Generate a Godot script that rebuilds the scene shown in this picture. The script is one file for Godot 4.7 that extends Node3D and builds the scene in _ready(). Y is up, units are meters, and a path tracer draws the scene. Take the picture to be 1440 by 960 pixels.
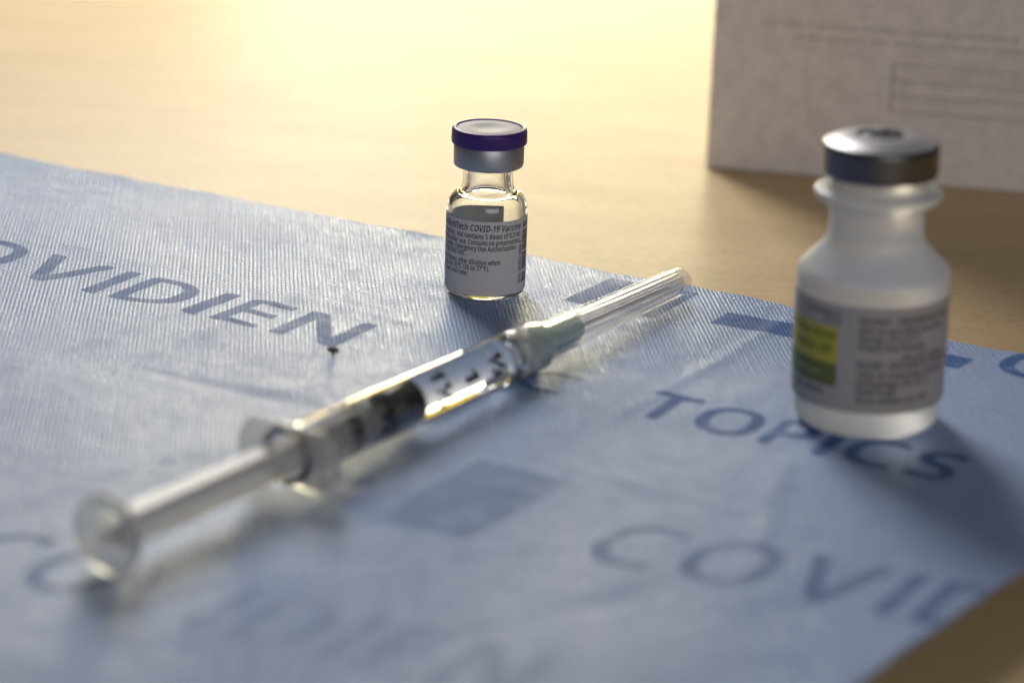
extends Node3D
# A close-up: an injection vial, a capped syringe and a saline bottle on a printed fabric mat, a paper carton behind.
# World: y up, metres; the table top is y = 0.

const MM := 0.001
const SHEET_TOP := 0.009
var rng := RandomNumberGenerator.new()


func _ready() -> void:
	rng.seed = 7
	# ---- camera, exposure, lights ----
	var cam := Camera3D.new()
	cam.name = "camera"
	add_child(cam)
	var pitch := deg_to_rad(18.5)
	cam.position = Vector3(0.00565, 0.16234, 0.4910)
	cam.basis = Basis(Vector3.RIGHT, -pitch) * Basis(Vector3.BACK, deg_to_rad(2.0))
	var lens := CameraAttributesPhysical.new()
	lens.frustum_focal_length = 131.25
	lens.frustum_focus_distance = 0.512
	lens.frustum_near = 0.02
	lens.frustum_far = 20.0
	lens.exposure_aperture = 14.5
	cam.attributes = lens
	cam.fov = rad_to_deg(2.0 * atan(480.0 / 3600.0))
	cam.near = 0.02
	cam.far = 20.0

	var world := WorldEnvironment.new()
	world.name = "world"
	var env := Environment.new()
	env.background_mode = Environment.BG_COLOR
	env.background_color = Color(0.055, 0.053, 0.055).linear_to_srgb()
	env.tonemap_mode = Environment.TONE_MAPPER_LINEAR
	env.tonemap_exposure = 1.0
	env.sdfgi_enabled = true
	env.ssao_enabled = true
	env.ssil_enabled = true
	world.environment = env
	add_child(world)

	# the tall window on the left behind the table, a second one farther right, and the room's own light from the front
	window_light("window_light", Vector3(-0.19, 0.60, -0.75), Vector3(0, 0, 0), Vector2(0.27, 0.46), Color(1.0, 0.985, 0.97), 0.80)
	window_light("far_window_light", Vector3(0.05, 0.17, -2.1), Vector3(0, 0, 0), Vector2(0.70, 0.26), Color(1.0, 0.965, 0.84), 1.45)
	window_light("yellow_blind_light", Vector3(0.0, 0.56, -2.1), Vector3(0, 0, 0), Vector2(1.1, 0.48), Color(1.0, 0.84, 0.12), 0.26)
	window_light("room_light", Vector3(0.5, 0.75, 1.7), Vector3(0, 0.03, 0), Vector2(1.3, 0.8), Color(0.99, 0.97, 0.98), 0.85)

	build_table()
	build_mat()
	build_carton()
	build_vial()
	build_bottle()
	build_syringe()
	build_crumb()


func window_light(called: String, at: Vector3, towards: Vector3, size: Vector2, color: Color, energy: float) -> void:
	var l := AreaLight3D.new()
	l.name = called
	add_child(l)
	l.position = at
	l.look_at_from_position(at, towards)
	l.area_size = size
	l.area_normalize_energy = true
	l.light_color = color
	l.light_energy = energy
	l.area_range = 8.0
	l.area_attenuation = 2.0
	l.shadow_enabled = true


# ================= helpers =================
func thing(called: String, label: String, category: String, at := Vector3.ZERO) -> Node3D:
	var o := Node3D.new()
	o.name = called
	add_child(o, true)
	o.position = at
	o.set_meta("label", label)
	o.set_meta("category", category)
	return o


func put(called: String, mesh: Mesh, m: Material, parent: Node) -> MeshInstance3D:
	var o := MeshInstance3D.new()
	o.name = called
	o.mesh = mesh
	o.material_override = m
	parent.add_child(o, true)
	return o


func paint(c: Color, rough := 0.5, metal := 0.0) -> StandardMaterial3D:   # c is a linear base colour
	var m := StandardMaterial3D.new()
	m.albedo_color = c.linear_to_srgb()
	m.roughness = rough
	m.metallic = metal
	return m


func clear(tint: Color, scale: float, rough := 0.0) -> StandardMaterial3D:   # tint.a is how much of it is not clear
	var m := StandardMaterial3D.new()
	var s := tint.linear_to_srgb()
	s.a = tint.a
	m.albedo_color = s
	m.transparency = BaseMaterial3D.TRANSPARENCY_ALPHA
	m.refraction_enabled = true
	m.refraction_scale = scale
	m.roughness = rough
	return m


class Shape:
	var v := PackedVector3Array()
	var n := PackedVector3Array()
	var uv := PackedVector2Array()
	var uv2 := PackedVector2Array()
	var idx := PackedInt32Array()

	func vert(p: Vector3, nn: Vector3, t := Vector2.ZERO, t2 := Vector2.ZERO) -> int:
		v.append(p)
		n.append(nn)
		uv.append(t)
		uv2.append(t2)
		return v.size() - 1

	func tri(a: int, b: int, c: int) -> void:   # front faces run clockwise seen from outside
		var g := (v[b] - v[a]).cross(v[c] - v[a])
		if g.dot(n[a] + n[b] + n[c]) > 0.0:
			idx.append_array(PackedInt32Array([a, c, b]))
		else:
			idx.append_array(PackedInt32Array([a, b, c]))

	func quad(a: int, b: int, c: int, d: int) -> void:
		tri(a, b, c)
		tri(a, c, d)

	func mesh() -> ArrayMesh:
		var arr := []
		arr.resize(Mesh.ARRAY_MAX)
		arr[Mesh.ARRAY_VERTEX] = v
		arr[Mesh.ARRAY_NORMAL] = n
		arr[Mesh.ARRAY_TEX_UV] = uv
		arr[Mesh.ARRAY_TEX_UV2] = uv2
		arr[Mesh.ARRAY_INDEX] = idx
		var m := ArrayMesh.new()
		m.add_surface_from_arrays(Mesh.PRIMITIVE_TRIANGLES, arr)
		return m


# A profile of (radius, height) in mm, walked so that the outside is on its right (upwards on the outside); turned round the y axis.
func lathe(profile: Array, segs := 72, crease := 38.0) -> ArrayMesh:
	var s := Shape.new()
	var p := PackedVector2Array()
	for q in profile:
		p.append(q * MM)
	var seg_n := []
	for i in p.size() - 1:
		var d: Vector2 = (p[i + 1] - p[i]).normalized()
		seg_n.append(Vector2(d.y, -d.x))
	var closed: bool = p[0].distance_to(p[p.size() - 1]) < 1e-9
	var limit := cos(deg_to_rad(crease))
	for i in seg_n.size():
		var me: Vector2 = seg_n[i]
		var na := me
		var nb := me
		var before: int = i - 1 if i > 0 else (seg_n.size() - 1 if closed else -1)
		var after: int = i + 1 if i < seg_n.size() - 1 else (0 if closed else -1)
		if before >= 0 and me.dot(seg_n[before]) > limit:
			na = (me + seg_n[before]).normalized()
		if after >= 0 and me.dot(seg_n[after]) > limit:
			nb = (me + seg_n[after]).normalized()
		var a := p[i]
		var b := p[i + 1]
		var first := s.v.size()
		for k in segs + 1:
			var t := TAU * k / segs
			var c := Vector2(sin(t), cos(t))
			s.vert(Vector3(a.x * c.x, a.y, a.x * c.y), Vector3(na.x * c.x, na.y, na.x * c.y), Vector2(float(k) / segs, a.y * 100.0))
			s.vert(Vector3(b.x * c.x, b.y, b.x * c.y), Vector3(nb.x * c.x, nb.y, nb.x * c.y), Vector2(float(k) / segs, b.y * 100.0))
		for k in segs:
			var o := first + k * 2
			if a.x > 1e-7:
				s.tri(o, o + 1, o + 2)
			if b.x > 1e-7:
				s.tri(o + 1, o + 3, o + 2)
	return s.mesh()


# points of an arc in a profile, degrees
func arc(c: Vector2, r: float, a0: float, a1: float, steps := 5) -> Array:
	var out := []
	for i in steps + 1:
		var a := deg_to_rad(lerpf(a0, a1, float(i) / steps))
		out.append(c + Vector2(cos(a), sin(a)) * r)
	return out


# An outline (mm, in x and z) pushed up from y0 to y1 (mm), edges bevelled by b.
func slab(outline: PackedVector2Array, y0: float, y1: float, b := 0.3) -> ArrayMesh:
	var s := Shape.new()
	var n := outline.size()
	var area := 0.0
	for i in n:
		area += outline[i].cross(outline[(i + 1) % n])
	var turn := signf(area)
	var mid := Vector2.ZERO
	for q in outline:
		mid += q / n
	var inner := PackedVector2Array()
	var side := []
	for i in n:
		var d0 := (outline[i] - outline[(i + n - 1) % n]).normalized()
		var d1 := (outline[(i + 1) % n] - outline[i]).normalized()
		var d := (Vector2(d0.y, -d0.x) + Vector2(d1.y, -d1.x)).normalized() * turn
		side.append(d)
		inner.append(outline[i] - d * b)
	var levels := [[inner, y0, -1], [outline, y0 + b, 0], [outline, y1 - b, 0], [inner, y1, 1]]
	for k in 3:
		for i in n:
			var j := (i + 1) % n
			var a: PackedVector2Array = levels[k][0]
			var c: PackedVector2Array = levels[k + 1][0]
			var up := Vector3.ZERO
			if k == 0:
				up = Vector3.DOWN
			elif k == 2:
				up = Vector3.UP
			var ni := (Vector3(side[i].x, 0, side[i].y) + up).normalized()
			var nj := (Vector3(side[j].x, 0, side[j].y) + up).normalized()
			var e0 := s.vert(Vector3(a[i].x, levels[k][1], a[i].y) * MM, ni)
			var e1 := s.vert(Vector3(a[j].x, levels[k][1], a[j].y) * MM, nj)
			var e2 := s.vert(Vector3(c[j].x, levels[k + 1][1], c[j].y) * MM, nj)
			var e3 := s.vert(Vector3(c[i].x, levels[k + 1][1], c[i].y) * MM, ni)
			s.quad(e0, e1, e2, e3)
	var tris := Geometry2D.triangulate_polygon(inner)
	for up in [-1.0, 1.0]:
		var first := s.v.size()
		for q in inner:
			s.vert(Vector3(q.x, y0 if up < 0 else y1, q.y) * MM, Vector3(0, up, 0))
		for t in range(0, tris.size(), 3):
			s.tri(first + tris[t], first + tris[t + 1], first + tris[t + 2])
	return s.mesh()


# A sheet bent round the y axis, from angle a0 to a1 (degrees, 0 towards +z, + towards +x), y0..y1 mm; outside carries the print.
func wrap_sheet(r: float, thick: float, a0: float, a1: float, y0: float, y1: float, inside: bool) -> ArrayMesh:
	var s := Shape.new()
	var steps := int(absf(a1 - a0) / 3.0)
	var rr := r + (0.0 if inside else thick)
	var sg := -1.0 if inside else 1.0
	for i in steps + 1:
		var f := float(i) / steps
		var a := deg_to_rad(lerpf(a0, a1, f))
		var d := Vector3(sin(a), 0, cos(a))
		s.vert((d * rr + Vector3(0, y0, 0)) * MM, d * sg, Vector2(f, 1))
		s.vert((d * rr + Vector3(0, y1, 0)) * MM, d * sg, Vector2(f, 0))
	for i in steps:
		s.quad(i * 2, i * 2 + 1, i * 2 + 3, i * 2 + 2)
	if not inside:   # the thin edges
		for y in [y0, y1]:
			var nn := Vector3(0, -1 if y == y0 else 1, 0)
			var first := s.v.size()
			for i in steps + 1:
				var a := deg_to_rad(lerpf(a0, a1, float(i) / steps))
				var d := Vector3(sin(a), 0, cos(a))
				s.vert((d * r + Vector3(0, y, 0)) * MM, nn, Vector2(0.001, 0.5))
				s.vert((d * rr + Vector3(0, y, 0)) * MM, nn, Vector2(0.001, 0.5))
			for i in steps:
				s.quad(first + i * 2, first + i * 2 + 1, first + i * 2 + 3, first + i * 2 + 2)
		for a_ in [a0, a1]:
			var a := deg_to_rad(a_)
			var d := Vector3(sin(a), 0, cos(a))
			var nn := Vector3(cos(a), 0, -sin(a)) * (1.0 if a_ == a1 else -1.0)
			var e0 := s.vert((d * r + Vector3(0, y0, 0)) * MM, nn, Vector2(0.001, 0.5))
			var e1 := s.vert((d * rr + Vector3(0, y0, 0)) * MM, nn, Vector2(0.001, 0.5))
			var e2 := s.vert((d * rr + Vector3(0, y1, 0)) * MM, nn, Vector2(0.001, 0.5))
			var e3 := s.vert((d * r + Vector3(0, y1, 0)) * MM, nn, Vector2(0.001, 0.5))
			s.quad(e0, e1, e2, e3)
	return s.mesh()


# ---------- lettering ----------
var fonts := {}

func letters(text: String, bold: bool, serif := false) -> Array:   # [triangles as a flat list of Vector2, box], about 1 unit tall
	var key := [bold, serif]
	if not fonts.has(key):
		var f := SystemFont.new()
		f.font_names = PackedStringArray(["Droid Serif" if serif else "Droid Sans"])
		f.font_weight = 700 if bold else 400
		fonts[key] = f
	var tm := TextMesh.new()
	tm.font = fonts[key]
	tm.text = text
	tm.depth = 0.0
	tm.font_size = 64
	tm.pixel_size = 0.02
	tm.curve_step = 1.0
	var a := tm.get_mesh_arrays()
	var v: PackedVector3Array = a[Mesh.ARRAY_VERTEX]
	var id: PackedInt32Array = a[Mesh.ARRAY_INDEX]
	var out := PackedVector2Array()
	for i in id:
		out.append(Vector2(v[i].x, v[i].y))
	var lo := Vector2(1e9, 1e9)
	var hi := Vector2(-1e9, -1e9)
	for q in out:
		lo = lo.min(q)
		hi = hi.max(q)
	return [out, lo, hi]


class Ink:   # coverage of a picture, filled triangle by triangle
	var w: int
	var h: int
	var c: PackedFloat32Array

	func _init(ww: int, hh: int) -> void:
		w = ww
		h = hh
		c.resize(w * h)

	func tri(a: Vector2, b: Vector2, d: Vector2, k := 1.0) -> void:
		var ylo := maxf(0.0, minf(a.y, minf(b.y, d.y)))
		var yhi := minf(h, maxf(a.y, maxf(b.y, d.y)))
		var pts := [a, b, d]
		for y in range(int(ylo), mini(h, int(ceil(yhi)))):
			for sub in 4:
				var yy := y + (sub + 0.5) * 0.25
				var x0 := 1e9
				var x1 := -1e9
				for e in 3:
					var p: Vector2 = pts[e]
					var q: Vector2 = pts[(e + 1) % 3]
					if (p.y <= yy) != (q.y <= yy):
						var x := p.x + (q.x - p.x) * (yy - p.y) / (q.y - p.y)
						x0 = minf(x0, x)
						x1 = maxf(x1, x)
				x0 = maxf(x0, 0.0)
				x1 = minf(x1, w)
				if x1 <= x0:
					continue
				for x in range(int(x0), mini(w, int(ceil(x1)))):
					c[y * w + x] += k * 0.25 * (minf(x1, x + 1.0) - maxf(x0, x))

	func quad(a: Vector2, b: Vector2, d: Vector2, e: Vector2, k := 1.0) -> void:
		tri(a, b, d, k)
		tri(a, d, e, k)

	func rect(x0: float, y0: float, x1: float, y1: float, k := 1.0) -> void:
		quad(Vector2(x0, y0), Vector2(x1, y0), Vector2(x1, y1), Vector2(x0, y1), k)


# draws a text so that its box runs from x0 to x1 (pixels) and its baseline lies at y; size is the height of a capital; slant shears it
func write(ink: Ink, text: String, x0: float, x1: float, y: float, cap: float, bold := false, slant := 0.0, k := 1.0, lead := "") -> void:
	var g := letters(text, bold)
	var one := letters("H", bold)
	var base: float = one[1].y
	var sy: float = cap / (one[2].y - one[1].y)
	var sx: float = (x1 - x0) / (g[2].x - g[1].x)
	var t: PackedVector2Array = g[0]
	for i in range(0, t.size(), 3):
		var q := []
		for j in 3:
			var p := t[i + j]
			q.append(Vector2(x0 + (p.x - g[1].x) * sx + (p.y - base) * sy * slant, y - (p.y - base) * sy))
		ink.tri(q[0], q[1], q[2], k)
	if lead != "":
		var l := letters(lead, bold)
		var space := cap * 0.45
		write(ink, lead, x0 - space - (l[2].x - l[1].x) * sx, x0 - space, y, cap, bold, slant, k)


func speckle(freq: float, seed_: int, octaves := 4) -> FastNoiseLite:
	var f := FastNoiseLite.new()
	f.seed = seed_
	f.frequency = freq
	f.fractal_octaves = octaves
	f.noise_type = FastNoiseLite.TYPE_SIMPLEX_SMOOTH
	return f


func picture(w: int, h: int, bytes: PackedByteArray, format := Image.FORMAT_RGB8) -> ImageTexture:
	return ImageTexture.create_from_image(Image.create_from_data(w, h, false, format, bytes))


# ================= table =================
func build_table() -> void:
	var w := 1024
	var h := 512
	var broad := speckle(1.0, 11, 3)
	var fine := speckle(1.0, 12, 3)
	var pore := speckle(1.0, 13, 2)
	var bytes := PackedByteArray()
	bytes.resize(w * h * 3)
	var lo := Color(0.50, 0.35, 0.18)
	var hi := Color(0.67, 0.51, 0.28)
	for y in h:
		for x in w:
			var a := TAU * x / w   # closed round in x so that the figure has no seam
			var u := Vector2(cos(a), sin(a)) * 1.0
			var b: float = broad.get_noise_3d(u.x * 0.8, u.y * 0.8, y * 0.013)
			var s: float = fine.get_noise_3d(u.x * 3.0, u.y * 3.0, y * 0.16)
			var p: float = pore.get_noise_3d(u.x * 16.0, u.y * 16.0, y * 0.5)
			var t := clampf(0.6 + 0.36 * b + 0.3 * s, 0.0, 1.0)
			var c := lo.lerp(hi, t)
			if p > 0.34:
				c = c.lerp(Color(0.33, 0.20, 0.10), minf(0.5, (p - 0.34) * 3.0))
			c = c.linear_to_srgb()
			var o := (y * w + x) * 3
			bytes[o] = int(c.r * 255.0)
			bytes[o + 1] = int(c.g * 255.0)
			bytes[o + 2] = int(c.b * 255.0)
	var m := StandardMaterial3D.new()
	m.albedo_texture = picture(w, h, bytes)
	m.roughness = 0.46
	m.metallic_specular = 0.38
	# a table top with a rounded rim, far larger than the view
	var top := slab(PackedVector2Array([Vector2(-800, -690), Vector2(800, -690), Vector2(800, 420), Vector2(-800, 420)]), -24.0, 0.0, 1.5)
	var arr := top.surface_get_arrays(0)
	var v: PackedVector3Array = arr[Mesh.ARRAY_VERTEX]
	var uv: PackedVector2Array = arr[Mesh.ARRAY_TEX_UV]
	var along := Vector2(cos(deg_to_rad(7.0)), sin(deg_to_rad(7.0)))
	for i in v.size():
		var q := Vector2(v[i].x, v[i].z)
		uv[i] = Vector2(q.dot(along) / 0.34, (q.dot(Vector2(-along.y, along.x)) + v[i].y) / 0.17)
	arr[Mesh.ARRAY_TEX_UV] = uv
	var table_mesh := ArrayMesh.new()
	table_mesh.add_surface_from_arrays(Mesh.PRIMITIVE_TRIANGLES, arr)
	var t := put("table", table_mesh, m, self)
	t.set_meta("label", "pale maple table top under the blue printed mat")
	t.set_meta("category", "table")
	t.set_meta("kind", "structure")


# ================= mat =================
const E1 := Vector2(0.8718, 0.4899)   # along the mat's far edge, in x and z
const E2 := Vector2(-0.4899, 0.8718)
const CORNER := Vector2(0.1415, 0.0505)
const MAT_W := 0.36
const MAT_H := 0.31

func sheet_height(p: Vector2) -> float:
	var q := p * 1000.0
	var h := swell.get_noise_2d(q.x, q.y) * 0.6 + ripple.get_noise_2d(q.x, q.y) * 0.2 + fine_ripple.get_noise_2d(q.x, q.y) * 0.06
	for c in CREASES:   # soft folds left from the pack: through a point, along a direction
		var d: Vector2 = q - c[0]
		var across: float = d.cross(c[1])
		var along: float = d.dot(c[1])
		var w: float = c[3]
		h += c[2] * exp(-across * across / (w * w)) * smoothstep(-c[4], -c[4] * 0.4, along) * (1.0 - smoothstep(c[4] * 0.4, c[4], along))
	for c in crinkles:
		var d: Vector2 = q - c[0]
		if d.length_squared() > 900.0:
			continue
		var across: float = d.cross(c[1])
		h += c[2] * exp(-across * across / 2.6) * (1.0 - smoothstep(c[3] * 0.3, c[3], absf(d.dot(c[1]))))
	var far: float = (p - CORNER).dot(E2) * 1000.0   # the cut edges do not lie quite flat
	h += 0.5 * ripple.get_noise_2d(q.x * 0.8 + 500.0, q.y * 0.8) * exp(-far / 4.0)
	var right: float = (p - CORNER).cross(Vector2(-0.577, 0.817)) * -1000.0
	h += 0.6 * ripple.get_noise_2d(q.x * 0.7 + 900.0, q.y * 0.7) * exp(-absf(right) / 4.0)
	return h * 0.001

# point, direction, height, width, half length (mm)
const CREASES := [
	[Vector2(44, 40), Vector2(0.52, -0.854), 0.24, 1.8, 46.0], [Vector2(-46, 22), Vector2(0.50, -0.866), 0.22, 2.0, 60.0], [Vector2(-72, 40), Vector2(0.58, -0.81), 0.20, 1.7, 50.0],
	[Vector2(-40, 66), Vector2(0.90, 0.436), -0.20, 2.0, 40.0], [Vector2(20, 100), Vector2(0.86, 0.51), 0.18, 2.0, 50.0], [Vector2(48, 112), Vector2(-0.2, 0.98), 0.18, 2.2, 30.0], [Vector2(8, 160), Vector2(0.8, -0.6), -0.2, 2.4, 40.0],
	[Vector2(-20, 20), Vector2(0.86, 0.51), 0.12, 1.5, 34.0], [Vector2(60, 60), Vector2(0.3, -0.95), 0.14, 1.6, 30.0], [Vector2(-62, 110), Vector2(0.7, -0.71), 0.18, 2.2, 36.0],
]

var crinkles := []
var swell := speckle(0.011, 3, 2)
var ripple := speckle(0.045, 5, 3)
var fine_ripple := speckle(0.16, 6, 2)

func build_mat() -> void:
	var t := thing("printed_mat", "pale blue woven plastic mat with dark blue printed lettering lying on the table", "mat")
	for i in 34:
		var way := rng.randf_range(0.0, PI)
		crinkles.append([Vector2(rng.randf_range(-110.0, 100.0), rng.randf_range(-70.0, 180.0)), Vector2(cos(way), sin(way)), rng.randf_range(-0.15, 0.15), rng.randf_range(9.0, 26.0)])
	# --- weave: a tile of 40 by 40 threads
	var n := 1280
	var threads := 40
	var cell := float(n) / threads
	var hmap := PackedByteArray()
	var cmap := PackedByteArray()
	hmap.resize(n * n)
	cmap.resize(n * n * 3)
	var warp_k := []
	var weft_k := []
	for i in threads:
		warp_k.append(rng.randf_range(0.72, 1.0))
		weft_k.append(rng.randf_range(0.55, 0.9) if rng.randf() > 0.14 else 1.12)
	var wob := speckle(0.012, 21, 2)
	var mood := speckle(1.0, 22, 2)
	for y in n:
		for x in n:
			var wx := x + 3.0 * wob.get_noise_2d(x, y)
			var u := fposmod(wx / cell, threads)
			var v := fposmod((y + 2.5 * wob.get_noise_2d(y + 900, x)) / cell, threads)
			var iu := mini(int(u), threads - 1)
			var iv := mini(int(v), threads - 1)
			var fu := (u - iu) * 2.0 - 1.0
			var fv := (v - iv) * 2.0 - 1.0
			var over := 1.0 if (iu + iv) % 2 == 0 else -1.0
			var a: float = sqrt(maxf(0.0, 1.0 - fu * fu * 1.15)) * warp_k[iu] * (0.72 + 0.28 * over * cos(fv * PI * 0.5))
			var b: float = sqrt(maxf(0.0, 1.0 - fv * fv * 1.5)) * weft_k[iv] * (0.66 - 0.32 * over * cos(fu * PI * 0.5))
			var ca := TAU * x / n   # closed round both ways
			var cb := TAU * y / n
			var lean: float = clampf(0.44 + 1.4 * mood.get_noise_3d(cos(ca) * 1.3 + 0.6 * cos(cb), sin(ca) * 1.3 + 0.6 * sin(cb), 1.5 * sin(cb + 1.0)), 0.0, 1.0)
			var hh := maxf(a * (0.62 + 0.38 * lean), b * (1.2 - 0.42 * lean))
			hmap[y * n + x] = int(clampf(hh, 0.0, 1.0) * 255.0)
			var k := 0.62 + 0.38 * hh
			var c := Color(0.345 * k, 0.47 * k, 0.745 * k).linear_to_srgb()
			var o := (y * n + x) * 3
			cmap[o] = int(c.r * 255.0)
			cmap[o + 1] = int(c.g * 255.0)
			cmap[o + 2] = int(c.b * 255.0)
	var shine := PackedByteArray()   # a few threads lie flatter and glossier than the rest
	for i in threads * threads * 16:
		shine.append(int(255.0 * (rng.randf_range(0.12, 0.2) if rng.randf() < 0.08 else rng.randf_range(0.38, 0.56))))
	var r2 := Vector2(sin(deg_to_rad(6.0)), cos(deg_to_rad(6.0)))   # the way the ribs run
	# --- print over the whole mat
	var px := 1536
	var ppm := px / MAT_W   # pixels a metre
	var ph := int(MAT_H * ppm)
	var layers := {}
	for k in [1.0, 0.8, 0.55, 0.36, 0.22]:
		layers[k] = Ink.new(px, ph)
	# each word: baseline from a to b, and the way up of its letters, in mm of x and z on the mat
	mat_word(layers[1.0], ppm, "COVIDIEN", Vector2(-129.7, -19.2), Vector2(-27.8, 39.3), Vector2(7.4, -13.4))
	mat_word(layers[0.55], ppm, "COVIDIEN", Vector2(16.5, 134.3), Vector2(103.8, 167.7), Vector2(8.3, -14.6))
	mat_word(layers[1.0], ppm, "TOPICS", Vector2(26.4, 69.3), Vector2(77.6, 98.0), Vector2(6.2, -11.5))
	mat_word(layers[0.8], ppm, "CO", Vector2(-79.0, 145.0), Vector2(-55.0, 156.0), Vector2(8.0, -14.0))
	mat_word(layers[0.22], ppm, "VIDIEN", Vector2(-53.0, 157.0), Vector2(6.0, 184.0), Vector2(8.0, -14.0))
	mat_word(layers[1.0], ppm, "COVIDIEN", Vector2(95.0, 40.0), Vector2(180.0, 88.0), Vector2(8.0, -14.0))
	mat_word(layers[0.55], ppm, "C", Vector2(5.0, 57.0), Vector2(14.0, 62.2), Vector2(5.2, -9.6))
	for q in [[Vector2(-15, 121), Vector2(1, 94.5), Vector2(16.5, 104), Vector2(-0.4, 128), 0.36], [Vector2(15.5, 5.5), Vector2(25.5, -11), Vector2(43, -1), Vector2(33, 16), 0.8], [Vector2(44, 17.5), Vector2(48, 10.8), Vector2(93, 33.0), Vector2(89, 39.5), 1.0]]:
		layers[q[4]].quad(mat_px(q[0], ppm), mat_px(q[1], ppm), mat_px(q[2], ppm), mat_px(q[3], ppm))
	var bytes := PackedByteArray()
	bytes.resize(px * ph * 4)
	var worn := speckle(0.02, 31, 4)
	var grain := speckle(0.35, 32, 2)
	for i in px * ph:
		bytes[i * 4] = 22
		bytes[i * 4 + 1] = 90
		bytes[i * 4 + 2] = 160
		var got := 0.0
		for k in layers:
			got = maxf(got, minf(layers[k].c[i], 1.0) * k)
		if got > 0.0:
			var x := i % px
			var y := i / px
			var q := CORNER - E1 * MAT_W + (E1 * (x + 0.5) + E2 * (y + 0.5)) / ppm
			var fu := fposmod(q.cross(r2) / E1.cross(r2) / 0.001005, 1.0) * 2.0 - 1.0
			var fv := fposmod(E1.cross(q) / E1.cross(r2) / 0.00092, 1.0) * 2.0 - 1.0
			got *= 1.0 - 0.58 * fu * fu - 0.34 * fv * fv
			var k := clampf(1.0 + 0.8 * worn.get_noise_2d(x, y) + 0.3 * grain.get_noise_2d(x, y), 0.15, 1.0)
			bytes[i * 4 + 3] = int(clampf(got * k, 0.0, 1.0) * 236.0)
	var m := StandardMaterial3D.new()
	m.albedo_texture = picture(n, n, cmap)
	m.heightmap_enabled = true
	m.heightmap_texture = picture(n, n, hmap, Image.FORMAT_L8)
	m.heightmap_scale = 0.034
	m.roughness = 1.0
	m.metallic_specular = 0.31
	m.roughness_texture = picture(threads * 4, threads * 4, shine, Image.FORMAT_L8)
	m.roughness_texture_channel = BaseMaterial3D.TEXTURE_CHANNEL_RED
	var dye := StandardMaterial3D.new()
	dye.albedo_texture = picture(px, ph, bytes, Image.FORMAT_RGBA8)
	dye.transparency = BaseMaterial3D.TRANSPARENCY_ALPHA
	dye.roughness = 0.6
	dye.metallic_specular = 0.3
	# --- the sheet itself, gently uneven, with its own thickness
	var s := Shape.new()
	var nx := 300
	var ny := 250
	for side in 2:
		for j in ny + 1:
			for i in nx + 1:
				var q := CORNER - E1 * MAT_W * (1.0 - float(i) / nx) + E2 * MAT_H * float(j) / ny
				q += (Vector2(-0.577, 0.817) - E2) * MAT_H * float(j) / ny
				var e := 0.0008
				var hh := sheet_height(q)
				var nn := Vector3(-(sheet_height(q + Vector2(e, 0)) - hh) / e, 1.0, -(sheet_height(q + Vector2(0, e)) - hh) / e).normalized()
				var local := q - (CORNER - E1 * MAT_W)
				var t2 := Vector2(local.dot(E1) / MAT_W, local.dot(E2) / MAT_H)
				s.vert(Vector3(q.x, SHEET_TOP + hh - side * 0.0009, q.y), nn if side == 0 else -nn, Vector2(q.cross(r2) / E1.cross(r2) / 1.005, E1.cross(q) / E1.cross(r2) / 0.92) / (0.001 * threads), t2)
		var o := side * (nx + 1) * (ny + 1)
		for j in ny:
			for i in nx:
				var a := o + j * (nx + 1) + i
				s.quad(a, a + 1, a + nx + 2, a + nx + 1)
	var rim := []
	for i in nx:
		rim.append([i, i + 1, Vector3(E2.x, 0, E2.y) * -1.0])
		rim.append([ny * (nx + 1) + i, ny * (nx + 1) + i + 1, Vector3(E2.x, 0, E2.y)])
	for j in ny:
		rim.append([j * (nx + 1), (j + 1) * (nx + 1), Vector3(E1.x, 0, E1.y) * -1.0])
		rim.append([j * (nx + 1) + nx, (j + 1) * (nx + 1) + nx, Vector3(E1.x, 0, E1.y)])
	var under := (nx + 1) * (ny + 1)
	for q in rim:
		var f := []
		for k in [q[0], q[1], q[1] + under, q[0] + under]:
			f.append(s.vert(s.v[k], q[2], s.uv[k], s.uv2[k]))
		s.quad(f[0], f[1], f[2], f[3])
	put("fabric_sheet", s.mesh(), m, t)
	var film := Shape.new()   # the dye lies on the threads
	for i in under:
		film.vert(s.v[i] + s.n[i] * 0.00005, s.n[i], s.uv2[i])
	for j in ny:
		for i in nx:
			var a := j * (nx + 1) + i
			film.quad(a, a + 1, a + nx + 2, a + nx + 1)
	put("printed_lettering", film.mesh(), dye, t)
	# the padding under it stops short of the sheet's edge
	var a0 := CORNER + (E2 * 0.009 - E1 * 0.010)
	var out := PackedVector2Array([a0, a0 - E1 * (MAT_W - 0.02), a0 - E1 * (MAT_W - 0.02) + Vector2(-0.577, 0.817) * (MAT_H - 0.02), a0 + Vector2(-0.577, 0.817) * (MAT_H - 0.02)])
	for i in 4:
		out[i] *= 1000.0
	put("padding", slab(out, 0.05, 7.4, 0.4), paint(Color(0.55, 0.56, 0.58), 0.9), t)


func mat_px(p: Vector2, ppm: float) -> Vector2:   # mm of x and z to pixels of the print
	var local := p * MM - (CORNER - E1 * MAT_W)
	return Vector2(local.dot(E1), local.dot(E2)) * ppm


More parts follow.
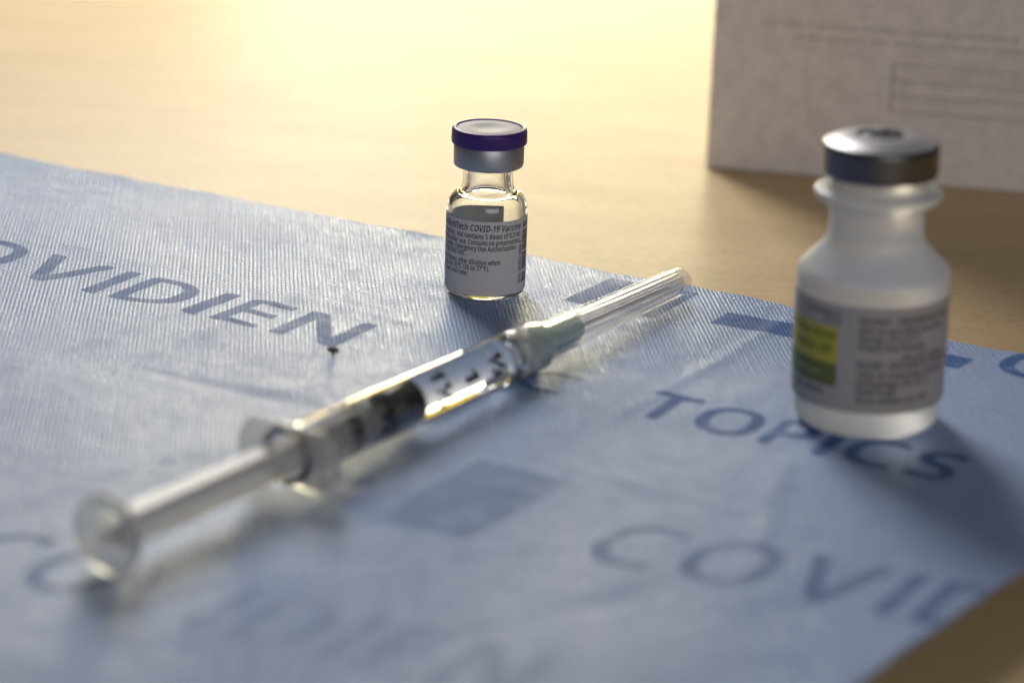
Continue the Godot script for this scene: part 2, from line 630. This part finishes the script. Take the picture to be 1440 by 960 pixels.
func mat_word(ink: Ink, ppm: float, text: String, a: Vector2, b: Vector2, up: Vector2) -> void:
	# every letter in a cell of its own width, spaced as on the mat
	var run := 0.0
	var widths := []
	var glyphs := []
	for ch in text:
		var g := letters(ch, false)
		if ch == "I":   # a plain bar, without feet
			var hh := letters("H", false)
			var wd: float = (hh[2].y - hh[1].y) * 0.135
			var y0: float = hh[1].y
			var y1: float = hh[2].y
			g = [PackedVector2Array([Vector2(0, y0), Vector2(wd, y0), Vector2(wd, y1), Vector2(0, y0), Vector2(wd, y1), Vector2(0, y1)]), Vector2(0, y0), Vector2(wd, y1)]
		glyphs.append(g)
		widths.append(g[2].x - g[1].x)
		run += g[2].x - g[1].x + 0.20
	run -= 0.20
	var one := letters("H", false)
	var tall: float = one[2].y - one[1].y
	var at := 0.0
	for i in glyphs.size():
		var g: Array = glyphs[i]
		var tr: PackedVector2Array = g[0]
		for t in range(0, tr.size(), 3):
			var q := []
			for j in 3:
				var p := tr[t + j]
				var f: float = (at + p.x - g[1].x) / run
				var hgt: float = (p.y - one[1].y) / tall
				q.append(mat_px(a.lerp(b, f) + up * hgt, ppm))
			for d in [Vector2(-1.9, 0.4), Vector2(1.6, 1.5), Vector2(1.2, -1.7)]:   # a little fatter than the type itself
				ink.tri(q[0] + d, q[1] + d, q[2] + d)
		at += widths[i] + 0.20


# ================= carton =================
func build_carton() -> void:
	var turn := deg_to_rad(-10.42)
	var t := thing("paper_carton", "greyish white fibrous paper carton with faint small print standing behind the bottle", "carton", Vector3(0.0532, 0.0, -0.1379))
	t.rotation.y = turn
	var w := 130.0
	var h := 150.0
	var d := 46.0
	# fibres of the paper
	var n := 768
	var f1 := speckle(0.018, 41, 4)
	var f2 := speckle(0.09, 42, 3)
	var ink := Ink.new(1024, 1182)   # the front: 130 by 150 mm
	var k := 1024.0 / w
	var line := func(text: String, x0: float, x1: float, y: float, cap: float, dark: float) -> void: write(ink, text, x0 * k, x1 * k, (h - y) * k, cap * k, false, 0.0, dark)
	line.call("For information on storage, handling and thawing", 12.0, 74.5, 37.3, 1.5, 0.6)
	line.call("of the product, see the full information leaflet", 20.0, 76.0, 34.2, 1.5, 0.6)
	line.call("Thawed vials: see leaflet", 47.5, 78.0, 27.4, 1.1, 0.55)
	line.call("Date and time", 47.5, 60.0, 24.2, 1.1, 0.55)
	line.call("Use before", 66.0, 78.0, 24.2, 1.1, 0.55)
	line.call("Discard by date", 47.5, 64.0, 20.4, 1.1, 0.55)
	for y in [29.9, 26.1, 22.3, 18.1]:
		ink.rect(44.6 * k, (h - y) * k, 79.0 * k, (h - y + 0.36) * k, 0.6)
	for x in [44.6, 79.0]:
		ink.rect(x * k, (h - 30.05) * k, (x + 0.45) * k, (h - 17.8) * k, 0.65)
	var bytes := PackedByteArray()
	bytes.resize(1024 * 1182 * 3)
	for y in 1182:
		for x in 1024:
			var v := 0.80 + 0.10 * f1.get_noise_2d(x, y) + 0.10 * f2.get_noise_2d(x, y * 0.7)
			var c := Color(v * 1.0, v * 0.94, v * 0.905)
			c = c.lerp(Color(0.09, 0.08, 0.08), clampf(ink.c[y * 1024 + x], 0.0, 1.0)).linear_to_srgb()
			var o := (y * 1024 + x) * 3
			bytes[o] = int(c.r * 255.0)
			bytes[o + 1] = int(c.g * 255.0)
			bytes[o + 2] = int(c.b * 255.0)
	var printed := StandardMaterial3D.new()
	printed.albedo_texture = picture(1024, 1182, bytes)
	printed.roughness = 0.75
	var plain := paint(Color(0.80, 0.765, 0.74), 0.75)
	var body := slab(PackedVector2Array([Vector2(0, -0.15), Vector2(w, -0.15), Vector2(w, -d), Vector2(0, -d)]), 0.02, h, 0.35)
	put("carton_body", body, plain, t)
	var s := Shape.new()   # the printed panel lies on the body, folded over its edges
	var e := [s.vert(Vector3(0.35, 0.35, 0) * MM, Vector3.BACK, Vector2(0, 1)), s.vert(Vector3(w - 0.35, 0.35, 0) * MM, Vector3.BACK, Vector2(1, 1)), s.vert(Vector3(w - 0.35, h - 0.35, 0) * MM, Vector3.BACK, Vector2(1, 0)), s.vert(Vector3(0.35, h - 0.35, 0) * MM, Vector3.BACK, Vector2(0, 0))]
	s.quad(e[0], e[1], e[2], e[3])
	put("front_panel", s.mesh(), printed, t)
	put("top_flap", slab(PackedVector2Array([Vector2(1, -1.2), Vector2(w - 1, -1.2), Vector2(w - 1, -d + 1), Vector2(1, -d + 1)]), h + 0.01, h + 0.5, 0.1), plain, t)


# ================= injection vial =================
func build_vial() -> void:
	var t := thing("glass_vial", "small clear glass vaccine vial with purple cap and white printed label, behind the syringe", "vial", Vector3(-0.0002, SHEET_TOP + 0.0002, 0.0012))
	t.rotation.y = deg_to_rad(0.6)
	t.scale = Vector3(1.0, 1.04, 1.0)
	var glass := clear(Color(0.98, 1.0, 0.99, 0.0), 0.05)
	var prof := [Vector2(0, 0.5), Vector2(5.2, 0.35), Vector2(6.2, 0.0), Vector2(6.9, 0.0)]
	prof += arc(Vector2(6.9, 1.1), 1.1, -80, 0, 6)
	prof += [Vector2(8.0, 8.0), Vector2(8.0, 16.6)]
	prof += arc(Vector2(4.9, 16.9), 3.1, 5, 68, 9)
	prof += [Vector2(5.45, 20.15), Vector2(5.15, 20.7), Vector2(5.0, 21.4), Vector2(4.95, 23.6), Vector2(5.1, 24.6), Vector2(6.4, 25.3), Vector2(6.5, 28.6), Vector2(3.6, 28.7), Vector2(3.55, 23.0), Vector2(3.7, 21.0), Vector2(4.2, 19.6)]
	prof += arc(Vector2(4.5, 16.6), 2.5, 80, 5, 7)
	prof += [Vector2(7.0, 9.0), Vector2(7.0, 3.0)]
	prof += arc(Vector2(5.6, 2.9), 1.4, 0, -80, 5)
	prof += [Vector2(3.0, 1.35), Vector2(0, 1.7)]
	put("glass_body", lathe(prof, 128, 50.0), glass, t)
	# rubber stopper reaching into the neck
	var stop := [Vector2(0, 24.7), Vector2(2.0, 24.65), Vector2(3.0, 24.75)] + arc(Vector2(2.95, 25.3), 0.5, -60, 0, 3) + [Vector2(3.5, 25.5), Vector2(3.5, 28.75), Vector2(6.4, 28.75), Vector2(6.45, 29.0), Vector2(0, 29.05)]
	put("rubber_stopper", lathe(stop, 64), paint(Color(0.16, 0.165, 0.175), 0.6), t)
	# crimped aluminium seal
	var seal := [Vector2(5.3, 24.95), Vector2(6.0, 24.75)] + arc(Vector2(6.3, 25.35), 0.62, -90, 0, 5) + [Vector2(6.95, 25.6), Vector2(6.95, 29.0), Vector2(6.75, 29.3), Vector2(6.55, 29.3), Vector2(6.55, 25.2), Vector2(5.3, 25.2), Vector2(5.3, 24.95)]
	put("aluminium_seal", lathe(seal, 96), paint(Color(0.46, 0.46, 0.48), 0.42, 0.85), t)
	# flip-off cap: purple rim round a paler disc
	var rim := [Vector2(5.0, 29.15), Vector2(7.1, 29.15)] + arc(Vector2(7.15, 29.5), 0.32, -90, 0, 3) + [Vector2(7.45, 31.3)] + arc(Vector2(6.75, 31.55), 0.7, 0, 90, 5) + [Vector2(6.55, 32.2), Vector2(6.4, 31.95), Vector2(5.0, 31.9), Vector2(5.0, 29.15)]
	put("cap_rim", lathe(rim, 96), paint(Color(0.055, 0.014, 0.17), 0.42), t)
	var disc := [Vector2(0, 31.6), Vector2(6.35, 31.6), Vector2(6.38, 32.02), Vector2(6.1, 32.1), Vector2(2.6, 32.08), Vector2(2.3, 32.0), Vector2(0, 32.0)]
	put("cap_disc", lathe(disc, 96), paint(Color(0.36, 0.345, 0.375), 0.6), t)
	# label: from the right front, round the left, to the back
	var a0 := -207.0
	var a1 := 84.0
	var r := 8.06
	var y0 := 1.15
	var y1 := 15.7
	var ppm := 42.0
	var w := int(deg_to_rad(a1 - a0) * 8.0 * ppm)
	var h := int((y1 - y0) * ppm)
	var ink := Ink.new(w, h)
	var x_of := func(mm: float) -> float: return (mm - deg_to_rad(a0) * 8.0) * ppm
	for l in [
		["Pfizer-BioNTech", "COVID-19 Vaccine", -3.3, 7.7, 0.135, 1.28, true, 0.16], ["After dilution,", "vial contains 5 doses of 0.3 mL", -6.4, 7.75, 0.232, 1.04, true, 0.0],
		["For intramuscular", "use. Contains no preservative.", -5.6, 7.7, 0.318, 1.0, true, 0.0], ["For use under", "Emergency Use Authorization.", -6.7, 6.7, 0.398, 1.0, true, 0.0],
		["DILUTE", "BEFORE USE.", -9.3, -4.2, 0.478, 0.98, true, 0.0], ["Discard 6 hours", "after dilution when", -5.8, 2.9, 0.583, 0.98, true, 0.0],
		["stored at 2 to", "25\u00b0C (35 to 77\u00b0F).", -6.9, 0.75, 0.662, 0.98, true, 0.0], ["Dilution date", "and time:", -7.6, -3.6, 0.740, 0.98, true, 0.0]]:
		write(ink, l[1], x_of.call(l[2]), x_of.call(l[3]), h * l[4], l[5] * ppm, l[6], l[7], 1.0, l[0])
	# number beside the bar code, reading upwards
	var side := Ink.new(int(8.6 * ppm), int(1.3 * ppm))
	write(side, "NDC 59267-1000-1", 4, side.w - 4, side.h - 8, 0.86 * ppm, true)
	var sx := int(x_of.call(7.25))
	var sy := int(h * 0.885)
	for yy in side.h:
		for xx in side.w:
			var tx := sx + yy
			var ty := sy - xx
			if tx >= 0 and tx < w and ty >= 0 and ty < h:
				ink.c[ty * w + tx] += side.c[yy * side.w + xx]
	var bar := float(h) * 0.06
	while bar < h * 0.88:
		var b := rng.randf_range(0.14, 0.46) * ppm
		ink.rect(x_of.call(8.6), bar, x_of.call(11.2), bar + b)
		bar += b + rng.randf_range(0.08, 0.22) * ppm + (0.35 * ppm if rng.randf() < 0.12 else 0.0)
	var paper := speckle(0.05, 51, 3)
	var bytes := PackedByteArray()
	bytes.resize(w * h * 3)
	for y in h:
		for x in w:
			var v := 0.71 + 0.02 * paper.get_noise_2d(x, y)
			var c := Color(v, v * 0.945, v * 0.93).lerp(Color(0.018, 0.016, 0.02), clampf(ink.c[y * w + x], 0.0, 1.0)).linear_to_srgb()
			var o := (y * w + x) * 3
			bytes[o] = int(c.r * 255.0)
			bytes[o + 1] = int(c.g * 255.0)
			bytes[o + 2] = int(c.b * 255.0)
	var m := StandardMaterial3D.new()
	m.albedo_texture = picture(w, h, bytes)
	m.roughness = 0.5
	m.backlight_enabled = true
	m.backlight = Color(0.55, 0.55, 0.55)
	var inner := paint(Color(0.72, 0.72, 0.73), 0.6)
	inner.backlight_enabled = true
	inner.backlight = Color(0.75, 0.75, 0.76)
	var lab := put("printed_label", wrap_sheet(r, 0.06, a0, a1, y0, y1, false), m, t)
	put("label_back", wrap_sheet(r - 0.003, 0.0, a0, a1, y0, y1, true), inner, lab)


# ================= saline bottle =================
func build_bottle() -> void:
	var t := thing("saline_bottle", "larger frosted plastic medicine bottle with dark metal cap and yellow and green label, at right", "bottle", Vector3(0.0681, SHEET_TOP + 0.0002, 0.0684))
	t.rotation.z = deg_to_rad(1.2)   # the soft mat gives a little under it
	var milk := clear(Color(0.93, 0.93, 0.905, 0.42), 0.038, 0.38)
	milk.backlight_enabled = true
	milk.backlight = Color(0.26, 0.26, 0.255)
	var prof := [Vector2(0, 0.9), Vector2(8.0, 0.8), Vector2(9.6, 0.1), Vector2(10.6, 0.0)]
	prof += arc(Vector2(10.6, 2.0), 2.0, -80, -5, 5)
	prof += [Vector2(12.75, 5.0), Vector2(13.05, 12.0), Vector2(13.15, 24.0), Vector2(13.15, 26.4)]
	prof += arc(Vector2(11.2, 26.8), 1.95, 5, 48, 4)
	prof += [Vector2(10.4, 30.4), Vector2(9.0, 31.9), Vector2(8.35, 33.0), Vector2(8.1, 34.4), Vector2(8.0, 38.6), Vector2(8.3, 39.2), Vector2(10.3, 39.9)]
	prof += arc(Vector2(10.2, 41.0), 0.75, -70, 80, 6)
	prof += [Vector2(8.6, 42.0), Vector2(8.3, 42.5), Vector2(8.3, 44.6), Vector2(0, 44.6)]
	put("bottle_body", lathe(prof, 128, 50.0), milk, t)
	var cap := [Vector2(7.9, 44.3), Vector2(9.3, 44.25)] + arc(Vector2(9.4, 44.75), 0.5, -90, 0, 4) + [Vector2(9.95, 45.4), Vector2(9.95, 48.9)] + arc(Vector2(9.0, 48.95), 0.95, 0, 74, 6)
	cap += [Vector2(9.2, 49.8), Vector2(9.2, 44.65), Vector2(7.9, 44.65), Vector2(7.9, 44.3)]
	put("metal_cap", lathe(cap, 112, 32.0), paint(Color(0.17, 0.168, 0.175), 0.34, 1.0), t)
	var ring := arc(Vector2(9.0, 48.97), 0.95, 66, 78, 2) + [Vector2(7.6, 50.55), Vector2(4.6, 51.2), Vector2(4.2, 51.15), Vector2(4.05, 50.75), Vector2(3.9, 50.6), Vector2(3.9, 49.9), Vector2(9.1, 49.75)]
	ring.append(ring[0])
	put("cap_top", lathe(ring, 112, 32.0), paint(Color(0.50, 0.49, 0.51), 0.36, 0.55), t)
	var plug := [Vector2(0, 45.0), Vector2(3.85, 45.0), Vector2(3.85, 50.3), Vector2(3.4, 50.7), Vector2(2.0, 50.95), Vector2(1.7, 50.6), Vector2(0, 50.7)]
	put("rubber_plug", lathe(plug, 64), paint(Color(0.035, 0.035, 0.04), 0.55), t)
	# label
	var a0 := -118.0
	var a1 := 118.0
	var y0 := 5.4
	var y1 := 24.2
	var ppm := 30.0
	var w := int(deg_to_rad(a1 - a0) * 13.1 * ppm)
	var h := int((y1 - y0) * ppm)
	var ink := Ink.new(w, h)
	var yellow := Ink.new(w, h)
	var green := Ink.new(w, h)
	var pale := Ink.new(w, h)
	var x_of := func(mm: float) -> float: return (mm - deg_to_rad(a0) * 13.1) * ppm
	var xr: float = x_of.call(-7.2)
	yellow.rect(x_of.call(-26), h * 0.22, xr, h * 0.565)
	green.rect(x_of.call(-26), h * 0.565, xr, h * 0.74)
	green.rect(x_of.call(-26), h * 0.74, xr - 0.9 * ppm, h * 0.785)
	for i in 8:
		var f0 := deg_to_rad(i * 11.25)
		var f1 := deg_to_rad((i + 1) * 11.25)
		var c := Vector2(xr - 0.9 * ppm, h * 0.74)
		green.tri(c, c + Vector2(cos(f0), sin(f0) * 0.95) * 0.9 * ppm, c + Vector2(cos(f1), sin(f1) * 0.95) * 0.9 * ppm)
	for l in [["For intravenous use", -13.6, -7.0, 0.12, 1.1, true], ["10 mL vial", -10.2, -7.0, 0.19, 1.0, true], ["0.9% Sodium Chloride", -21.0, -7.6, 0.34, 1.5, true], ["Injection, USP", -17.5, -8.4, 0.48, 1.7, true], ["Single dose", -20.0, -9.5, 0.87, 1.15, true],
		["DILUENT \u2013 PRESERVATIVE FREE", -3.6, 14.5, 0.165, 1.4, true], ["Store at controlled room temp.", -3.6, 13.0, 0.245, 1.22, true], ["Storage: 20 to 25 \u00b0C", -3.6, 7.2, 0.325, 1.22, true], ["Protect from freezing", -3.6, 8.4, 0.405, 1.22, true], ["Do not reuse", 4.0, 12.5, 0.49, 1.05, true],
		["DILUANT \u2013 SANS AGENT DE CONSERVATION", -3.6, 17.0, 0.575, 1.4, true], ["Temp. de conservation contr\u00f4l\u00e9e", -3.6, 13.4, 0.66, 1.22, true], ["Entreposage: 20 \u00e0 25 \u00b0C", -3.6, 9.6, 0.74, 1.22, true], ["\u00c9viter le gel", -3.6, 3.0, 0.82, 1.22, true], ["Ne pas r\u00e9utiliser. Lot / EXP", -3.6, 9.4, 0.90, 1.1, true]]:
		write(ink, l[0], x_of.call(l[1]), x_of.call(l[2]), h * l[3], l[4] * ppm, l[5])
	write(pale, "10 mL", x_of.call(-17.0), x_of.call(-10.0), h * 0.70, 1.0 * ppm, true)
	var bytes := PackedByteArray()
	bytes.resize(w * h * 3)
	for y in h:
		for x in w:
			var i := y * w + x
			var c := Color(0.42, 0.39, 0.375)
			c = c.lerp(Color(0.50, 0.47, 0.05), minf(1.0, yellow.c[i])).lerp(Color(0.13, 0.155, 0.035), minf(1.0, green.c[i]))
			c = c.lerp(Color(0.45, 0.5, 0.3), 0.7 * minf(1.0, pale.c[i])).lerp(Color(0.02, 0.02, 0.022), minf(1.0, ink.c[i])).linear_to_srgb()
			bytes[i * 3] = int(c.r * 255.0)
			bytes[i * 3 + 1] = int(c.g * 255.0)
			bytes[i * 3 + 2] = int(c.b * 255.0)
	var m := StandardMaterial3D.new()
	m.albedo_texture = picture(w, h, bytes)
	m.roughness = 0.45
	var lab := put("printed_label", wrap_sheet(13.2, 0.07, a0, a1, y0, y1, false), m, t)
	put("label_back", wrap_sheet(13.19, 0.0, a0, a1, y0, y1, true), paint(Color(0.7, 0.7, 0.7), 0.6), lab)


# ================= syringe =================
func build_syringe() -> void:
	var tail := Vector3(-52.6, SHEET_TOP * 1000.0 + 6.5, 147.8)
	var tip := Vector3(40.0, SHEET_TOP * 1000.0 + 3.6, 0.2)
	var t := thing("syringe", "clear plastic syringe with black rubber plunger head and capped green-hubbed needle, lying across the mat", "syringe", tail * MM)
	var y := (tip - tail).normalized()
	var x := Vector3(y.z, 0, -y.x).normalized() * -1.0   # level, across the barrel
	t.basis = Basis(x, y, x.cross(y))
	var plastic := clear(Color(0.97, 0.98, 0.98, 0.02), 0.049)
	var cloudy := clear(Color(0.92, 0.92, 0.91, 0.28), 0.049, 0.10)
	var milky := clear(Color(0.80, 0.78, 0.73, 0.55), 0.045, 0.42)
	var thin := clear(Color(0.93, 0.92, 0.91, 0.17), 0.05, 0.10)   # a thin wall: what lies behind is seen straight through it
	thin.refraction_enabled = false
	var frosted := clear(Color(0.86, 0.86, 0.82, 0.20), 0.045, 0.26)
	# plunger: thumb rest, ribbed rod of four fins, rubber head
	var thumb := [Vector2(0, 0.25), Vector2(4.7, 0.2), Vector2(5.0, 0.0)] + arc(Vector2(5.5, 0.75), 0.75, -70, 90, 6) + [Vector2(4.6, 1.5), Vector2(4.2, 1.75), Vector2(0, 1.75)]
	put("thumb_rest", lathe(thumb, 72), frosted, t)
	var fin := PackedVector2Array()
	for k in 4:
		var a := k * PI / 2.0
		for q in [Vector2(0.42, -0.42), Vector2(3.05, -0.42), Vector2(3.15, -0.2), Vector2(3.15, 0.2), Vector2(3.05, 0.42)]:
			fin.append(q.rotated(a))
	put("plunger_rod", slab(fin, 1.7, 69.0, 0.1), milky, t).rotation.y = deg_to_rad(38.0)
	for yy in [63.0]:
		put("rod_disc", lathe([Vector2(0, yy), Vector2(3.3, yy), Vector2(3.45, yy + 0.3), Vector2(3.3, yy + 0.7), Vector2(0, yy + 0.7)], 48), frosted, t)
	var head := [Vector2(0, 68.6), Vector2(3.2, 68.6)] + arc(Vector2(3.25, 69.1), 0.47, -90, 90, 5) + [Vector2(3.3, 70.0), Vector2(3.3, 75.8)] + arc(Vector2(3.25, 76.4), 0.47, -90, 60, 5) + [Vector2(2.6, 77.4), Vector2(0, 78.4)]
	put("rubber_head", lathe(head, 64), paint(Color(0.012, 0.012, 0.014), 0.35), t)
	# barrel: hollow behind the rubber head, filled with clear liquid in front of it
	var barrel := [Vector2(3.75, 43.2), Vector2(4.9, 43.2), Vector2(5.0, 44.6), Vector2(4.5, 45.6), Vector2(4.45, 47.0), Vector2(4.45, 107.6)]
	barrel += arc(Vector2(3.2, 107.6), 1.25, 0, 70, 5)
	barrel += [Vector2(2.2, 109.2), Vector2(2.2, 112.0), Vector2(0, 112.0)]
	barrel += [Vector2(0, 78.5), Vector2(2.6, 77.55), Vector2(3.75, 77.0), Vector2(3.75, 43.2)]
	put("barrel", lathe(barrel, 96, 50.0), plastic, t)
	# finger flange: a plate with two wings and a straight top and bottom
	var plate := PackedVector2Array()
	for k in 48:
		var a := TAU * k / 48.0
		var q := Vector2(cos(a) * 10.4, sin(a) * 8.2)
		q.y = clampf(q.y, -5.5, 5.5)
		if plate.is_empty() or plate[plate.size() - 1].distance_to(q) > 0.2:
			plate.append(q)
	var hole := PackedVector2Array()
	for k in 48:
		hole.append(Vector2(cos(TAU * k / 48.0), sin(TAU * k / 48.0)) * 4.95)
	put("finger_flange", ring_plate(9.9, 7.4, 5.2, 4.97, 43.1, 44.5), frosted, t)
	# figures of the scale, standing across the barrel, their tops towards the needle
	var black := paint(Color(0.012, 0.012, 0.015), 0.5)
	for q in [["\u00bd", 99.0], ["1", 90.6], ["1\u00bd", 82.2], ["2", 73.8], ["2\u00bd", 65.6], ["3 mL", 57.4]]:
		put("scale_figure", wrapped_text(q[0], 4.47, q[1], 4.0, 62.0), black, t)
	# luer collar, hub, needle and its cap
	put("luer_collar", lathe([Vector2(2.9, 108.9), Vector2(4.3, 108.9), Vector2(4.55, 109.4), Vector2(4.55, 117.0), Vector2(4.3, 117.5), Vector2(3.9, 117.5), Vector2(3.7, 117.0), Vector2(3.7, 110.4), Vector2(2.9, 110.4), Vector2(2.9, 108.9)], 80), cloudy, t)
	var hub := [Vector2(0, 112.4), Vector2(2.9, 112.4), Vector2(3.1, 112.8), Vector2(3.1, 117.9), Vector2(2.55, 118.4), Vector2(2.45, 131.0), Vector2(2.1, 131.8), Vector2(0.9, 132.4), Vector2(0, 132.4)]
	put("needle_hub", lathe(hub, 64), clear(Color(0.10, 0.47, 0.35, 0.8), 0.045, 0.35), t)
	put("needle", lathe([Vector2(0, 132.2), Vector2(0.36, 132.2), Vector2(0.36, 166.0), Vector2(0, 167.8)], 20), paint(Color(0.55, 0.55, 0.57), 0.2, 1.0), t)
	var cap := [Vector2(2.75, 118.7), Vector2(3.55, 118.7), Vector2(3.75, 119.0), Vector2(3.75, 119.9), Vector2(3.4, 120.3), Vector2(3.3, 132.0), Vector2(3.0, 133.4), Vector2(2.75, 171.5)]
	cap += arc(Vector2(1.75, 171.6), 1.0, 0, 80, 5)
	cap += [Vector2(0, 172.8), Vector2(0, 171.4), Vector2(1.5, 171.2), Vector2(2.0, 170.4), Vector2(2.25, 133.6), Vector2(2.6, 131.8), Vector2(2.75, 118.7)]
	put("needle_cap", lathe(cap, 80, 50.0), thin, t)
	for k in 10:
		put("cap_rib", rib(TAU * (k + 0.3) / 10.0, Vector2(3.28, 121.0), Vector2(2.74, 169.0), 0.32), thin, t)


# a low rounded rib along a tapering tube, at an angle round y; a and b are (radius, height) in mm
func rib(angle: float, a: Vector2, b: Vector2, r: float) -> ArrayMesh:
	var s := Shape.new()
	var out := Vector3(sin(angle), 0, cos(angle))
	var side := Vector3(cos(angle), 0, -sin(angle))
	var steps := 6
	for end in [a, b]:
		for i in steps + 1:
			var f := PI * i / steps
			var d := side * cos(f) + out * sin(f)
			s.vert((out * (end.x - 0.06) + Vector3(0, end.y, 0) + d * r) * MM, d)
	for i in steps:
		s.quad(i, i + 1, steps + 2 + i, steps + 1 + i)
	for end in 2:
		var c := s.vert((out * ((a if end == 0 else b).x - 0.06) + Vector3(0, (a if end == 0 else b).y + (-r if end == 0 else r), 0)) * MM, Vector3(0, -1 if end == 0 else 1, 0))
		for i in steps:
			s.tri(c, end * (steps + 1) + i, end * (steps + 1) + i + 1)
	return s.mesh()


# a plate with a round hole, along y from y0 to y1 (mm); half axes a and b of its outline, cut flat at z = flat
func ring_plate(a: float, b: float, flat: float, hole: float, y0: float, y1: float) -> ArrayMesh:
	var s := Shape.new()
	var n := 96
	var outer := []
	for k in n:
		var f := TAU * k / n
		outer.append(Vector2(cos(f) * a, clampf(sin(f) * b, -flat, flat)))
	var bev := 0.4
	for k in n:
		var j := (k + 1) % n
		var p: Vector2 = outer[k]
		var q: Vector2 = outer[j]
		var d := (q - p).normalized()
		var out := Vector3(d.y, 0, -d.x)
		var ip := Vector2(cos(TAU * k / n), sin(TAU * k / n))
		var iq := Vector2(cos(TAU * j / n), sin(TAU * j / n))
		var pb := p - p.normalized() * bev
		var qb := q - q.normalized() * bev
		var at := func(v: Vector2, y: float) -> Vector3: return Vector3(v.x, y, v.y) * MM
		for f in [[at.call(p, y0 + bev), at.call(q, y0 + bev), at.call(q, y1 - bev), at.call(p, y1 - bev), out, out],
			[at.call(pb, y0), at.call(qb, y0), at.call(q, y0 + bev), at.call(p, y0 + bev), (out + Vector3.DOWN).normalized(), (out + Vector3.DOWN).normalized()],
			[at.call(p, y1 - bev), at.call(q, y1 - bev), at.call(qb, y1), at.call(pb, y1), (out + Vector3.UP).normalized(), (out + Vector3.UP).normalized()],
			[at.call(ip * hole, y0), at.call(iq * hole, y0), at.call(qb, y0), at.call(pb, y0), Vector3.DOWN, Vector3.DOWN],
			[at.call(ip * hole, y1), at.call(iq * hole, y1), at.call(qb, y1), at.call(pb, y1), Vector3.UP, Vector3.UP],
			[at.call(ip * hole, y0), at.call(iq * hole, y0), at.call(iq * hole, y1), at.call(ip * hole, y1), -Vector3(ip.x, 0, ip.y), -Vector3(iq.x, 0, iq.y)]]:
			var e := []
			for c in 4:
				e.append(s.vert(f[c], f[5] if c == 1 or c == 2 else f[4]))
			s.quad(e[0], e[1], e[2], e[3])
	return s.mesh()


# text on a cylinder round y: it reads round the barrel, its tops towards +y; centred at height y and angle mid
func wrapped_text(text: String, r: float, y: float, cap: float, mid: float) -> ArrayMesh:
	var g := letters(text, true)
	var one := letters("H", true)
	var k: float = cap / (one[2].y - one[1].y)
	var cx: float = (g[1].x + g[2].x) * 0.5
	var tr: PackedVector2Array = g[0]
	var todo := []
	for f in [Vector2(-0.13, 0), Vector2(0.13, 0.05), Vector2(0.0, -0.13)]:   # printed thick
		for i in range(0, tr.size(), 3):
			todo.append([tr[i] + f / k, tr[i + 1] + f / k, tr[i + 2] + f / k, f.x * 0.04])
	var s := Shape.new()
	while todo.size():
		var q: Array = todo.pop_back()
		var longest := 0
		var len := 0.0
		for e in 3:
			var d: float = q[e].distance_to(q[(e + 1) % 3]) * k
			if d > len:
				len = d
				longest = e
		if len > 0.6:
			var m: Vector2 = (q[longest] + q[(longest + 1) % 3]) * 0.5
			todo.append([q[longest], m, q[(longest + 2) % 3], q[3]])
			todo.append([m, q[(longest + 1) % 3], q[(longest + 2) % 3], q[3]])
			continue
		var id := []
		for c in 3:
			var p: Vector2 = q[c]
			var a: float = deg_to_rad(mid) + (p.x - cx) * k / r
			var d := Vector3(sin(a), 0, cos(a))
			id.append(s.vert((d * (r + 0.025 + q[3]) + Vector3(0, y + (p.y - one[1].y) * k - cap * 0.5, 0)) * MM, d))
		s.tri(id[0], id[1], id[2])
	return s.mesh()


# ================= crumb =================
func build_crumb() -> void:
	var s := Shape.new()
	var lump := speckle(1.3, 61, 2)
	var rows := 10
	var cols := 16
	for j in rows + 1:
		for i in cols + 1:
			var a := TAU * i / cols
			var b := PI * j / rows - PI / 2.0
			var d := Vector3(cos(b) * cos(a), sin(b), cos(b) * sin(a))
			var k := 1.0 + 0.35 * lump.get_noise_3d(d.x, d.y, d.z)
			s.vert(d * k * Vector3(1.15, 0.5, 0.62) * MM, (d / Vector3(1.15, 0.5, 0.62)).normalized())
	for j in rows:
		for i in cols:
			var o := j * (cols + 1) + i
			s.quad(o, o + 1, o + cols + 2, o + cols + 1)
	var o := put("crumb", s.mesh(), paint(Color(0.10, 0.075, 0.06), 0.7), self)
	o.position = Vector3(-0.0274, SHEET_TOP + 0.0005, 0.0426)
	o.rotation.y = deg_to_rad(-20.0)
	o.set_meta("label", "tiny dark brown crumb on the mat below the printed lettering")
	o.set_meta("category", "crumb")
